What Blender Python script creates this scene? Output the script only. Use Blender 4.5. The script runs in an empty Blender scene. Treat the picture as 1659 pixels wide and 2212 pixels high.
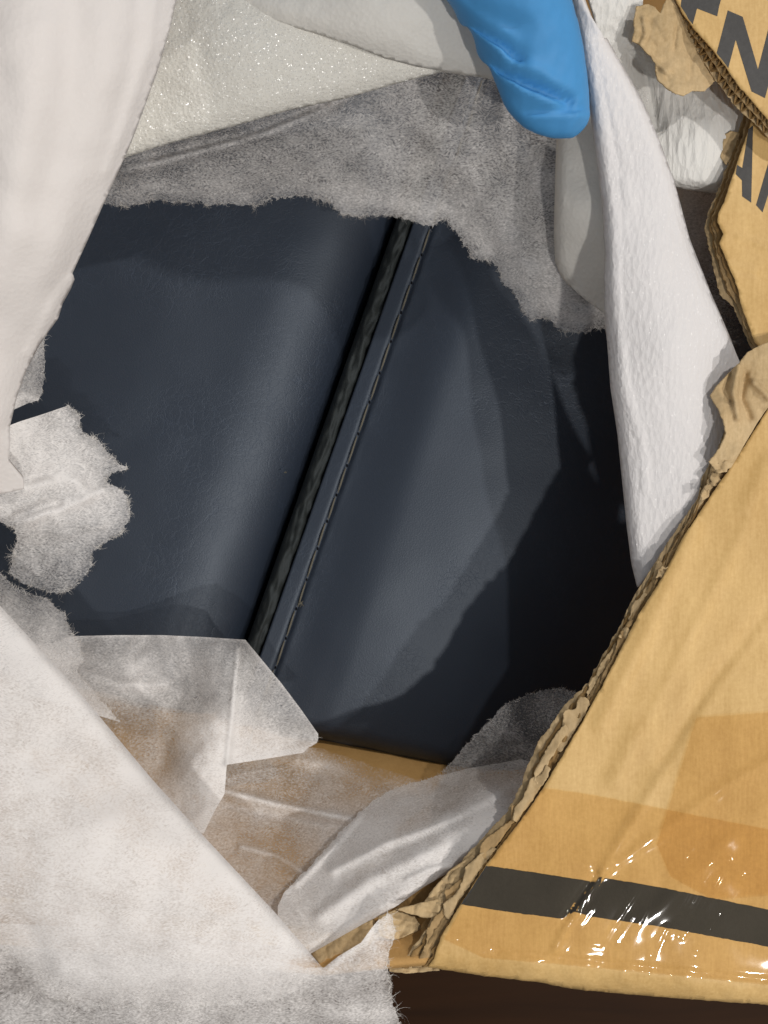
import bpy, bmesh, math, random
import numpy as np
from mathutils import Vector, noise, kdtree
from mathutils.geometry import delaunay_2d_cdt

random.seed(7); np.random.seed(7)
sc = bpy.context.scene
C = sc.collection

# ------------------------------------------------------------------ camera, world, lamps, exposure
D = 0.30                      # camera height above the carton's top face (m)
S = 0.20 / 1659.0             # metres per photo pixel (1659 px wide view) at z = 0
cam_d = bpy.data.cameras.new('camera'); cam = bpy.data.objects.new('camera', cam_d); C.objects.link(cam)
cam.location = (0, 0, D); cam.rotation_euler = (0, 0, 0)
cam_d.sensor_fit = 'VERTICAL'; cam_d.sensor_height = 36.0
cam_d.lens = 18.0 / (1106 * S / D)
cam_d.clip_start = 0.005; cam_d.clip_end = 50
cam_d.dof.use_dof = True; cam_d.dof.focus_distance = D + 0.012; cam_d.dof.aperture_fstop = 22
sc.camera = cam

world = bpy.data.worlds.new('World'); sc.world = world; world.use_nodes = True
bg = world.node_tree.nodes['Background']
bg.inputs[0].default_value = (0.95, 0.97, 1.0, 1); bg.inputs[1].default_value = 0.30

def lamp(name, loc, watts, col, r):
    l = bpy.data.lights.new(name, 'POINT'); l.energy = watts; l.color = col; l.shadow_soft_size = r
    o = bpy.data.objects.new(name, l); C.objects.link(o); o.location = loc
    return o
LH = 1.5
lamp('ceiling_lamp', (0.34 * LH, -0.62 * LH, LH), 44, (1, 0.955, 0.90), 0.028)
lamp('ceiling_lamp', (0.72 * LH, -0.38 * LH, LH), 44, (1, 0.955, 0.90), 0.028)
lamp('ceiling_lamp', (0.62 * LH, 0.62 * LH, LH), 54, (1, 0.955, 0.90), 0.028)

sc.view_settings.view_transform = 'Standard'; sc.view_settings.look = 'None'
sc.view_settings.exposure = 0.0; sc.view_settings.gamma = 1.0; sc.view_settings.use_curve_mapping = False
sc.cycles.transparent_max_bounces = 12
sc.cycles.max_bounces = 5; sc.cycles.diffuse_bounces = 3; sc.cycles.glossy_bounces = 2; sc.cycles.transmission_bounces = 3
sc.cycles.caustics_reflective = False; sc.cycles.caustics_refractive = False
sc.cycles.use_denoising = True

# ------------------------------------------------------------------ mapping photo pixels to places
def W(px, py, zmm):
    z = zmm * 0.001; k = (D - z) / D
    return ((px - 829.5) * S * k, (1106.0 - py) * S * k, z)
def W_np(p, z):
    k = (D - z * 0.001) / D
    return np.stack([(p[:, 0] - 829.5) * S * k, (1106.0 - p[:, 1]) * S * k, z * 0.001], 1)
def _m(ox, oy, s):
    def f(*pts):
        return [(ox + p[0] * s, oy + p[1] * s) + tuple(p[2:]) for p in pts]
    return f
q1 = _m(0, 0, .5); q2 = _m(829.5, 0, .5); q3 = _m(0, 737, .5); q4 = _m(829.5, 737, .5)
q5 = _m(0, 1474.6, .5); q6 = _m(829.5, 1474.6, .5); q7 = _m(1316.6, 0, .2232); q9 = _m(658.3, 1810.4, .2645)
qs = _m(0, 823, .248)         # left scrap close-up

# ------------------------------------------------------------------ materials
def new_mat(name):
    m = bpy.data.materials.new(name); m.use_nodes = True
    nt = m.node_tree; nt.nodes.clear()
    out = nt.nodes.new('ShaderNodeOutputMaterial')
    return m, nt, out
class NB:
    def __init__(s, nt): s.nt = nt
    def n(s, t, **kw):
        n = s.nt.nodes.new(t)
        ins = kw.pop('ins', {})
        for k, v in kw.items(): setattr(n, k, v)
        for k, v in ins.items():
            if isinstance(v, bpy.types.NodeSocket): s.nt.links.new(v, n.inputs[k])
            else: n.inputs[k].default_value = v
        return n
    def math(s, op, a, b=0.0, c=0.0, clamp=False):
        n = s.nt.nodes.new('ShaderNodeMath'); n.operation = op; n.use_clamp = clamp
        for i, v in enumerate((a, b, c)):
            if isinstance(v, bpy.types.NodeSocket): s.nt.links.new(v, n.inputs[i])
            else: n.inputs[i].default_value = v
        return n.outputs[0]
    def coords(s, scale=(1, 1, 1), rot=0.0):
        tc = s.n('ShaderNodeTexCoord')
        mp = s.n('ShaderNodeMapping', ins={'Vector': tc.outputs['Object'], 'Scale': scale, 'Rotation': (0, 0, rot)})
        return mp.outputs[0]
    def noise(s, vec, scale, detail=3.0, rough=0.55, dist=0.0):
        return s.n('ShaderNodeTexNoise', ins={'Vector': vec, 'Scale': scale, 'Detail': detail, 'Roughness': rough, 'Distortion': dist}).outputs[0]
    def ramp(s, fac, stops):
        r = s.n('ShaderNodeValToRGB', ins={'Fac': fac}); e = r.color_ramp.elements
        while len(e) < len(stops): e.new(0.5)
        for i, (p, c) in enumerate(stops):
            e[i].position = p; e[i].color = (c, c, c, 1) if isinstance(c, (int, float)) else (*c, 1)
        return r.outputs[0]
    def remap(s, v, a, b, c, d):
        return s.n('ShaderNodeMapRange', ins={'Value': v, 'From Min': a, 'From Max': b, 'To Min': c, 'To Max': d}).outputs[0]
    def bump(s, h, strength, dist, normal=None):
        ins = {'Height': h, 'Strength': strength, 'Distance': dist}
        if normal is not None: ins['Normal'] = normal
        return s.n('ShaderNodeBump', ins=ins).outputs[0]
    def mixrgb(s, f, a, b, mode='MIX'):
        n = s.nt.nodes.new('ShaderNodeMix'); n.data_type = 'RGBA'; n.blend_type = mode
        for k, v in ((0, f), (6, a), (7, b)):
            if isinstance(v, bpy.types.NodeSocket): s.nt.links.new(v, n.inputs[k])
            else: n.inputs[k].default_value = v if isinstance(v, float) else (*v, 1)
        return n.outputs[2]
    def link(s, a, b): s.nt.links.new(a, b)

def mat_nonwoven(name, col=(0.88, 0.855, 0.84), gain=1.0, fibre=1.0):
    m, nt, out = new_mat(name); b = NB(nt)
    v = b.coords()
    warp = b.n('ShaderNodeTexNoise', ins={'Vector': v, 'Scale': 220.0, 'Detail': 0.0})
    off = b.n('ShaderNodeVectorMath', operation='SCALE', ins={0: warp.outputs['Color'], 'Scale': 0.0035})
    vv = b.n('ShaderNodeVectorMath', operation='ADD', ins={0: v, 1: off.outputs[0]}).outputs[0]
    def dirn(rot, sx, sy, sc_):
        mp = b.n('ShaderNodeMapping', ins={'Vector': vv, 'Rotation': (0, 0, rot), 'Scale': (sx, sy, 1)})
        return b.noise(mp.outputs[0], sc_, 1.0, 0.6)
    f1 = dirn(0.4, 1, 6, 1150); f2 = dirn(1.9, 1, 6, 1250)
    fib = b.math('MAXIMUM', f1, f2)                # thready weave of fibres
    grain = b.noise(v, 1500.0, 0.0, 0.6)
    cloud = b.noise(v, 95.0, 2.0, 0.55)
    dens = b.n('ShaderNodeAttribute', attribute_name='dens').outputs['Fac']
    a = b.math('MULTIPLY_ADD', b.math('SUBTRACT', fib, 0.56), 1.4 * fibre, dens)
    a = b.math('MULTIPLY_ADD', b.math('SUBTRACT', grain, 0.5), 0.4 * fibre, a)
    a = b.math('MULTIPLY_ADD', b.math('SUBTRACT', cloud, 0.5), 0.6, a)
    lim = b.math('MULTIPLY_ADD', dens, 1.6, 0.18)
    a = b.math('MINIMUM', b.math('MAXIMUM', a, b.math('MULTIPLY', dens, 0.35)), b.math('MINIMUM', lim, 0.985))
    a = b.math('MULTIPLY', a, b.math('MULTIPLY', dens, 12.0, clamp=True))
    h = b.math('ADD', b.math('MULTIPLY', fib, 1.0), b.math('MULTIPLY', grain, 0.5))
    nrm = b.bump(h, 0.05, 0.0005)
    vcol = (*col, 1)
    dif = b.n('ShaderNodeBsdfDiffuse', ins={'Color': vcol, 'Normal': nrm})
    tr = b.n('ShaderNodeBsdfTranslucent', ins={'Color': vcol})
    ms = b.n('ShaderNodeMixShader', ins={0: 0.20, 1: dif.outputs[0], 2: tr.outputs[0]})
    tp = b.n('ShaderNodeBsdfTransparent')
    mx = b.n('ShaderNodeMixShader', ins={0: a, 1: tp.outputs[0], 2: ms.outputs[0]})
    b.link(mx.outputs[0], out.inputs[0])
    return m

def mat_foam(name, col=(0.83, 0.815, 0.78), sparkle=1.0, cell=900.0, aniso=None, dimple=0.35, trans=0.2, grough=0.3):
    m, nt, out = new_mat(name); b = NB(nt)
    v = b.coords(scale=aniso[0] if aniso else (1, 1, 1), rot=aniso[1] if aniso else 0)
    vo = b.n('ShaderNodeTexVoronoi', ins={'Vector': v, 'Scale': cell})
    n2 = b.noise(v, cell * 1.9, 2.0, 0.6)
    n3 = b.noise(v, cell * 0.22, 3.0, 0.55)
    h = b.math('ADD', b.math('ADD', vo.outputs['Distance'], b.math('MULTIPLY', n2, 0.7)), b.math('MULTIPLY', n3, 0.9))
    nrm = b.bump(h, dimple, 0.0012)
    nsp = b.bump(h, min(1.0, dimple * 1.8), 0.0016)
    c = b.mixrgb(b.noise(v, 30.0, 3.0), tuple(x * 0.96 for x in col), tuple(min(1, x * 1.03) for x in col))
    dif = b.n('ShaderNodeBsdfDiffuse', ins={'Color': c, 'Normal': nrm})
    tr = b.n('ShaderNodeBsdfTranslucent', ins={'Color': c})
    ms = b.n('ShaderNodeMixShader', ins={0: trans, 1: dif.outputs[0], 2: tr.outputs[0]})
    vf = b.n('ShaderNodeTexVoronoi', ins={'Vector': b.coords(), 'Scale': 1900.0})            # each foam cell is a small facet
    tilt = b.n('ShaderNodeVectorMath', operation='MULTIPLY_ADD', ins={0: vf.outputs['Color'], 1: (1.3, 1.3, 1.3), 2: (-.65, -.65, -.65)})
    fn = b.n('ShaderNodeVectorMath', operation='NORMALIZE', ins={0: b.n('ShaderNodeVectorMath', operation='ADD', ins={0: nsp, 1: tilt.outputs[0]}).outputs[0]})
    gl = b.n('ShaderNodeBsdfGlossy', ins={'Color': (1, 1, 1, 1), 'Roughness': grough, 'Normal': fn.outputs[0]})
    spot = b.ramp(vf.outputs['Distance'], [(0.25, 1.0), (0.5, 0.0)])
    fac = b.math('MULTIPLY', spot, 0.10 * sparkle)
    mx = b.n('ShaderNodeMixShader', ins={0: fac, 1: ms.outputs[0], 2: gl.outputs[0]})
    b.link(mx.outputs[0], out.inputs[0])
    return m

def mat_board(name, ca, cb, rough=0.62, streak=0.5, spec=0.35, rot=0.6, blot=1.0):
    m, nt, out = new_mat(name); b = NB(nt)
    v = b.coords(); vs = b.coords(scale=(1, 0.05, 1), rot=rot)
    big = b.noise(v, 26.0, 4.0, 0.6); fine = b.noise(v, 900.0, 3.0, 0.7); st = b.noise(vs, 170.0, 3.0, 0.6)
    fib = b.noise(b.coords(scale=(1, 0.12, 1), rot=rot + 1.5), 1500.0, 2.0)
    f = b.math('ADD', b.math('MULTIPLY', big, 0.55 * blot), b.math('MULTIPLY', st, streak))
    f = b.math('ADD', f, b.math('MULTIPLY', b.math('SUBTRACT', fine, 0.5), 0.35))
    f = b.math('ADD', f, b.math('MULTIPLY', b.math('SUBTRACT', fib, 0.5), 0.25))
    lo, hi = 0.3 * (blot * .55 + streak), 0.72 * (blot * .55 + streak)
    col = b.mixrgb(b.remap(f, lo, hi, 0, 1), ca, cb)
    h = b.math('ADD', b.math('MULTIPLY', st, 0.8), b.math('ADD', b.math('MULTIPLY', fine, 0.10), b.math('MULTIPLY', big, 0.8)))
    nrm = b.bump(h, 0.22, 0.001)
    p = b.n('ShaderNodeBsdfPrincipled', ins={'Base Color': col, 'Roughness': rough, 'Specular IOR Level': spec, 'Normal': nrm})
    b.link(p.outputs[0], out.inputs[0])
    return m

def mat_print(name, col, wear=0.25):
    m, nt, out = new_mat(name); b = NB(nt)
    v = b.coords()
    f = b.noise(v, 700.0, 4.0, 0.7); g = b.noise(v, 60.0, 3.0)
    c = b.mixrgb(b.remap(b.math('ADD', b.math('MULTIPLY', f, .6), b.math('MULTIPLY', g, .4)), 0.42, 0.75, 0, wear), col, tuple(min(1, x * 3 + .03) for x in col))
    p = b.n('ShaderNodeBsdfPrincipled', ins={'Base Color': c, 'Roughness': 0.6, 'Specular IOR Level': 0.3, 'Normal': b.bump(f, 0.15, 0.0006)})
    b.link(p.outputs[0], out.inputs[0])
    return m

def mat_tape(name):
    m, nt, out = new_mat(name); b = NB(nt)
    v = b.coords(scale=(1, 0.18, 1), rot=-0.58)
    n1 = b.noise(v, 150.0, 2.0, 0.6, 0.6); n2 = b.noise(b.coords(), 420.0, 2.0)
    nrm = b.bump(b.math('ADD', n1, b.math('MULTIPLY', n2, 0.12)), 0.025, 0.0012)
    tp = b.n('ShaderNodeBsdfTransparent', ins={'Color': (0.965, 0.90, 0.78, 1)})
    gl = b.n('ShaderNodeBsdfGlossy', ins={'Roughness': 0.06, 'Normal': nrm, 'Color': (1, 1, 1, 1)})
    fr = b.n('ShaderNodeFresnel', ins={'IOR': 1.5, 'Normal': nrm})
    mx = b.n('ShaderNodeMixShader', ins={0: b.math('MINIMUM', fr.outputs[0], 0.032), 1: tp.outputs[0], 2: gl.outputs[0]})
    b.link(mx.outputs[0], out.inputs[0])
    return m

def mat_leather(name, base=(0.0145, 0.0205, 0.033), rough=0.52, crease=0.24):
    m, nt, out = new_mat(name); b = NB(nt)
    v = b.coords()
    grain = b.n('ShaderNodeTexVoronoi', ins={'Vector': v, 'Scale': 1300.0}, feature='DISTANCE_TO_EDGE').outputs[0]
    w = b.n('ShaderNodeTexNoise', ins={'Vector': v, 'Scale': 90.0, 'Detail': 3.0})
    vv = b.n('ShaderNodeVectorMath', operation='MULTIPLY_ADD', ins={0: w.outputs['Color'], 1: (.012, .012, .012), 2: v}).outputs[0]
    c1 = b.n('ShaderNodeTexVoronoi', ins={'Vector': vv, 'Scale': 210.0}, feature='DISTANCE_TO_EDGE').outputs[0]
    c2 = b.n('ShaderNodeTexVoronoi', ins={'Vector': vv, 'Scale': 470.0}, feature='DISTANCE_TO_EDGE').outputs[0]
    mask = b.ramp(b.noise(v, 28.0, 2.0), [(0.42, 0.0), (0.62, 1.0)])
    l1 = b.math('MULTIPLY', b.ramp(c1, [(0.0, 1.0), (0.035, 0.0)]), mask)
    l2 = b.math('MULTIPLY', b.ramp(c2, [(0.0, 1.0), (0.05, 0.0)]), mask)
    h = b.math('ADD', b.math('MULTIPLY', b.math('MINIMUM', grain, 0.3), 0.35), b.math('MULTIPLY', b.math('ADD', l1, l2), -crease))
    nrm = b.bump(h, 0.22, 0.0008)
    big = b.noise(v, 24.0, 3.0)
    col = b.mixrgb(big, tuple(x * 0.88 for x in base), tuple(x * 1.14 for x in base))
    col = b.mixrgb(b.math('MULTIPLY', b.math('ADD', l1, l2), 0.22, clamp=True), col, tuple(x * 2.2 for x in base))
    p = b.n('ShaderNodeBsdfPrincipled', ins={'Base Color': col, 'Roughness': rough, 'Specular IOR Level': 0.7, 'Specular Tint': (0.80, 0.89, 1.0, 1.0), 'Normal': nrm})
    b.link(p.outputs[0], out.inputs[0])
    return m

def mat_plain(name, col, rough=0.5, spec=0.5, nscale=300.0, var=0.2, bump=0.1, bdist=0.0005, sss=0.0):
    m, nt, out = new_mat(name); b = NB(nt)
    v = b.coords(); f = b.noise(v, nscale, 4.0, 0.6)
    c = b.mixrgb(f, tuple(x * (1 - var) for x in col), tuple(min(1, x * (1 + var)) for x in col))
    ins = {'Base Color': c, 'Roughness': rough, 'Specular IOR Level': spec, 'Normal': b.bump(f, bump, bdist)}
    p = b.n('ShaderNodeBsdfPrincipled', ins=ins)
    if sss:
        p.inputs['Subsurface Weight'].default_value = sss; p.inputs['Subsurface Radius'].default_value = (.004, .002, .0015)
    b.link(p.outputs[0], out.inputs[0])
    return m

def mat_floor(name):
    m, nt, out = new_mat(name); b = NB(nt)
    v = b.coords(scale=(0.12, 1, 1)); f = b.noise(v, 60.0, 5.0, 0.6, 1.0)
    c = b.mixrgb(f, (0.011, 0.004, 0.001), (0.042, 0.016, 0.004))
    p = b.n('ShaderNodeBsdfPrincipled', ins={'Base Color': c, 'Roughness': 0.5, 'Specular IOR Level': 0.06, 'Normal': b.bump(f, 0.1, 0.001)})
    b.link(p.outputs[0], out.inputs[0])
    return m

M = {
    'nonwoven': mat_nonwoven('nonwoven', fibre=.78),
    'nonwoven_coarse': mat_nonwoven('nonwoven_coarse', fibre=.95),
    'fibre': mat_plain('fibre', (0.78, 0.755, 0.72), 0.8, 0.2),
    'foam_left': mat_foam('foam_left', (0.83, 0.79, 0.765), 0.14, 700.0, None, 0.10, 0.25, .35),
    'foam_spark': mat_foam('foam_spark', (0.80, 0.78, 0.72), 2.2, 1000.0, None, 0.2, 0.15, .26),
    'foam_smooth': mat_foam('foam_smooth', (0.80, 0.78, 0.735), 0.2, 800.0, None, 0.15),
    'foam_strip': mat_foam('foam_strip', (0.80, 0.78, 0.78), 0.45, 800.0, ((1.0, 0.4, 1.0), -0.5), 0.24),
    'foam_roll': mat_foam('foam_roll', (0.83, 0.82, 0.79), 0.3, 520.0, ((1.0, 0.22, 1.0), 0.45), 0.5),
    'board': mat_board('board', (0.50, 0.31, 0.108), (0.67, 0.45, 0.185), 0.55, 0.22),
    'liner': mat_board('liner', (0.30, 0.195, 0.09), (0.45, 0.31, 0.155), 0.8, 0.25, 0.15),
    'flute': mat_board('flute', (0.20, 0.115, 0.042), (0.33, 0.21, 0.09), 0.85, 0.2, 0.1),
    'scrap': mat_board('scrap', (0.40, 0.285, 0.15), (0.57, 0.425, 0.245), 0.85, 0.12, 0.1),
    'inner_board': mat_board('inner_board', (0.44, 0.25, 0.085), (0.55, 0.33, 0.125), 0.7, 0.3, 0.25),
    'stripe': mat_print('stripe', (0.020, 0.0185, 0.0165), 0.12),
    'letter': mat_print('letter', (0.052, 0.050, 0.048), 0.18),
    'tape': mat_tape('tape'),
    'leather': mat_leather('leather'),
    'welt': mat_leather('welt', (0.009, 0.0105, 0.008), 0.75, 2.0),
    'thread': mat_plain('thread', (0.13, 0.118, 0.09), 0.75, 0.3, 2500.0, 0.5, 0.5),
    'hole': mat_plain('hole', (0.004, 0.004, 0.005), 0.9, 0.1),
    'glove': mat_plain('glove', (0.058, 0.255, 0.54), 0.6, 0.32, 500.0, 0.06, 0.06, 0.0006),
    'skin': mat_plain('skin', (0.62, 0.30, 0.22), 0.5, 0.4, 300.0, 0.1, 0.1, 0.0005, 0.2),
    'floor': mat_floor('floor'),
}

# ------------------------------------------------------------------ geometry helpers
def tag(o, label=None, cat=None, group=None, kind=None):
    if label: o['label'] = label
    if cat: o['category'] = cat
    if group: o['group'] = group
    if kind: o['kind'] = kind
    return o
def empty(name, loc):
    o = bpy.data.objects.new(name, None); C.objects.link(o); o.location = loc; o.empty_display_size = 0.01
    return o
def set_parent(o, parent):
    if parent is None: return
    # parents carry a location only, so a child keeps its world place by subtracting it
    pl = Vector((0, 0, 0)); p = parent
    while p is not None: pl += p.location; p = p.parent
    o.parent = parent; o.location = o.location - pl
def mesh_obj(name, verts, faces, mat, parent=None, smooth=True, dens=None):
    verts = np.asarray(verts, dtype=float)
    c = verts.mean(0) if len(verts) else np.zeros(3)
    me = bpy.data.meshes.new(name); me.from_pydata((verts - c).tolist(), [], [list(map(int, f)) for f in faces]); me.update()
    if smooth: me.polygons.foreach_set('use_smooth', [True] * len(me.polygons))
    if dens is not None:
        at = me.attributes.new('dens', 'FLOAT', 'POINT'); at.data.foreach_set('value', np.asarray(dens, dtype=np.float32))
    o = bpy.data.objects.new(name, me); C.objects.link(o); o.location = c.tolist()
    me.materials.append(M[mat] if isinstance(mat, str) else mat)
    set_parent(o, parent)
    return o
def tps(ctrl):
    """smooth surface through control points (x, y, value)"""
    P = np.array([c[:2] for c in ctrl], float) / 1000.0; v = np.array([c[2] for c in ctrl], float); n = len(P)
    if n == 1: return lambda p: np.full(len(p), v[0])
    def U(r2): return np.where(r2 > 1e-12, r2 * np.log(np.maximum(r2, 1e-12)), 0.0)
    K = U(((P[:, None] - P[None]) ** 2).sum(-1)) + 1e-4 * np.eye(n)
    if n < 3:
        return lambda p: np.full(len(p), v.mean())
    Q = np.hstack([np.ones((n, 1)), P]); A = np.vstack([np.hstack([K, Q]), np.hstack([Q.T, np.zeros((3, 3))])])
    w = np.linalg.lstsq(A, np.concatenate([v, np.zeros(3)]), rcond=None)[0]
    def f(p):
        p = np.asarray(p, float) / 1000.0
        return U(((p[:, None] - P[None]) ** 2).sum(-1)) @ w[:n] + w[n] + p @ w[n + 1:]
    return f
def as_func(z):
    if callable(z): return z
    if isinstance(z, (int, float)): return lambda p: np.full(len(p), float(z))
    return tps(z)
def seg_dist(p, poly):
    """distance of points to a polyline"""
    poly = np.asarray([q[:2] for q in poly], float); d = np.full(len(p), 1e9)
    for a, b in zip(poly[:-1], poly[1:]):
        ab = b - a; t = np.clip(((p - a) @ ab) / max(ab @ ab, 1e-9), 0, 1)
        d = np.minimum(d, np.hypot(*(p - (a + t[:, None] * ab)).T))
    return d
def nz(p, wl, seed, octv=1):
    return np.array([noise.fractal(Vector((x / wl, y / wl, seed * 7.31)), 1.0, 2.0, octv) if octv > 1 else noise.noise(Vector((x / wl, y / wl, seed * 7.31))) for x, y in p])
def inside(p, poly):
    x, y = p[:, 0], p[:, 1]; r = np.zeros(len(p), bool); n = len(poly)
    for i in range(n):
        x1, y1 = poly[i]; x2, y2 = poly[(i + 1) % n]
        if y1 == y2: continue
        c = ((y1 > y) != (y2 > y)) & (x < (x2 - x1) * (y - y1) / (y2 - y1) + x1); r ^= c
    return r
def dense_outline(outline, step, tear, seed):
    """resample; segments whose first point is flagged 't' get a ragged edge"""
    pts, torn = [], []
    n = len(outline)
    area = sum(outline[i][0] * outline[(i + 1) % n][1] - outline[(i + 1) % n][0] * outline[i][1] for i in range(n))
    sg = 1.0 if area > 0 else -1.0
    s = 0.0
    for i in range(n):
        a = outline[i]; b = outline[(i + 1) % n]; fl = len(a) > 2 and a[2] == 't'
        L = math.hypot(b[0] - a[0], b[1] - a[1]); st = min(step, 3.5) if fl else min(step, 5.0)
        k = max(1, int(L / st)); nx, ny = sg * (b[1] - a[1]) / max(L, 1e-6), -sg * (b[0] - a[0]) / max(L, 1e-6)
        for j in range(k):
            t = j / k; x = a[0] + (b[0] - a[0]) * t; y = a[1] + (b[1] - a[1]) * t
            if fl:
                o = tear * (noise.noise(Vector((x / 22, y / 22, seed))) + 0.8 * noise.noise(Vector((x / 7, y / 7, seed + 3))) + .4 * noise.noise(Vector((x / 3, y / 3, seed + 9))))
                x += nx * o; y += ny * o
            pts.append((x, y)); torn.append((nx, ny) if fl else None)
    return pts, torn

def sheet(name, outline, z, mat, parent=None, step=9.0, dens=None, thick=0.0, wr=(), rolls=(), bands=(), tear=5.0, seed=1.0,
          fringe=0.0, fringe_len=11.0, edge_thin=0.0, fade=22.0):
    bpts, torn = dense_outline(outline, step, tear, seed)
    B = np.array(bpts); x0, y0 = B.min(0); x1, y1 = B.max(0)
    gx, gy = np.meshgrid(np.arange(x0, x1, step), np.arange(y0, y1, step * .9)); gx[1::2] += step / 2
    G = np.stack([gx.ravel(), gy.ravel()], 1) + np.random.uniform(-.15, .15, (gx.size, 2)) * step
    G = G[inside(G, bpts)]
    kd = kdtree.KDTree(len(B))
    for i, q in enumerate(bpts): kd.insert((q[0], q[1], 0), i)
    kd.balance()
    if len(G): G = G[np.array([kd.find((g[0], g[1], 0))[2] for g in G]) > step * .45]
    P = np.vstack([B, G]); nb = len(B)
    vs, es, fs, ov, oe, of = delaunay_2d_cdt([Vector(p) for p in P], [(i, (i + 1) % nb) for i in range(nb)], [], 1, 1e-4)
    p = np.array([(v.x, v.y) for v in vs])
    zz = as_func(z)(p)
    dn = as_func(dens)(p) if dens is not None else np.ones(len(p))
    for amp, wl, sd in wr: zz = zz + amp * nz(p, wl, sd + seed)
    for poly, r, drop in rolls:
        t = np.clip(1 - seg_dist(p, poly) / r, 0, 1); zz = zz - drop * t ** 2.2
    for poly, w, dz, dd in bands:
        g = np.exp(-(seg_dist(p, poly) / w) ** 2); zz = zz + dz * g; dn = dn + dd * g
    tp = [bpts[i] for i in range(nb) if torn[i]]
    if tp and edge_thin:
        k2 = kdtree.KDTree(len(tp))
        for i, q in enumerate(tp): k2.insert((q[0], q[1], 0), i)
        k2.balance()
        d = np.array([k2.find((q[0], q[1], 0))[2] for q in p]); dn = dn * (1 - edge_thin * np.clip(1 - d / fade, 0, 1))
    o = mesh_obj(name, W_np(p, zz), [f[::-1] for f in fs], mat, parent, True, np.clip(dn, 0, 1))
    if thick:
        md = o.modifiers.new('thickness', 'SOLIDIFY'); md.thickness = thick * 0.001; md.offset = 0.0
    if fringe and tp:
        zf = as_func(z); V, F = [], []
        for i in range(nb):
            if not torn[i]: continue
            nx, ny = torn[i]
            cl_ = fringe * min(2.2, max(0.0, .75 + 2.2 * noise.noise(Vector((bpts[i][0] / 11, bpts[i][1] / 11, seed + 31)))))
            for k in range(int(cl_) + (random.random() < cl_ % 1)):
                L = fringe_len * (.25 + 1.5 * abs(noise.noise(Vector((bpts[i][0] / 17, bpts[i][1] / 17, seed + 2))) + .25)) * random.uniform(.35, 1.1) * (1.9 if random.random() < .06 else 1); a = random.gauss(0, .75)
                dx = nx * math.cos(a) - ny * math.sin(a); dy = nx * math.sin(a) + ny * math.cos(a)
                bx, by = bpts[i][0] + random.uniform(-2, 2), bpts[i][1] + random.uniform(-2, 2)
                bx -= dx * L * .5; by -= dy * L * .5; cu = random.gauss(0, 1.1); w = random.uniform(.18, .42)
                q = []
                for j in range(5):
                    t = j / 4; aa = cu * t; ex = dx * math.cos(aa) - dy * math.sin(aa); ey = dx * math.sin(aa) + dy * math.cos(aa)
                    q.append((bx + ex * L * 1.3 * t, by + ey * L * 1.3 * t, ex, ey, t))
                pz = zf(np.array([(bx, by)]))[0] + .12; zs = random.gauss(0, .5)
                s0 = len(V)
                for (x, y, ex, ey, t) in q:
                    ww = w * (1 - .6 * t)
                    V.append(W(x - ey * ww, y + ex * ww, pz + zs * t)); V.append(W(x + ey * ww, y - ex * ww, pz + zs * t + .1))
                for j in range(4): F.append((s0 + 2 * j, s0 + 2 * j + 1, s0 + 2 * j + 3, s0 + 2 * j + 2))
        if V:
            f = mesh_obj('frayed_fibre', V, F, 'fibre', o); f['kind'] = 'stuff'
    return o

def resample(poly, n):
    P = np.array([q[:2] for q in poly], float); L = np.concatenate([[0], np.cumsum(np.hypot(*np.diff(P, axis=0).T))])
    t = np.linspace(0, L[-1], n)
    return np.stack([np.interp(t, L, P[:, 0]), np.interp(t, L, P[:, 1])], 1), L[-1]

def strip(name, A, B, za, zb, mat, parent, rows=2, thick=0.0, rag=0.0, seed=0.0):
    n = len(A); V, F = [], []
    za = np.broadcast_to(za, n); zb = np.broadcast_to(zb, n)
    for i in range(n):
        for r in range(rows):
            t = r / (rows - 1); p = A[i] * (1 - t) + B[i] * t
            zz = za[i] * (1 - t) + zb[i] * t + rag * noise.noise(Vector((p[0] / 13, p[1] / 13, seed)))
            V.append(W(p[0], p[1], zz))
    for i in range(n - 1):
        for r in range(rows - 1): F.append((i * rows + r, i * rows + r + 1, (i + 1) * rows + r + 1, (i + 1) * rows + r))
    o = mesh_obj(name, V, F, mat, parent)
    if thick:
        md = o.modifiers.new('thickness', 'SOLIDIFY'); md.thickness = thick * .001; md.offset = 0
    return o

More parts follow.
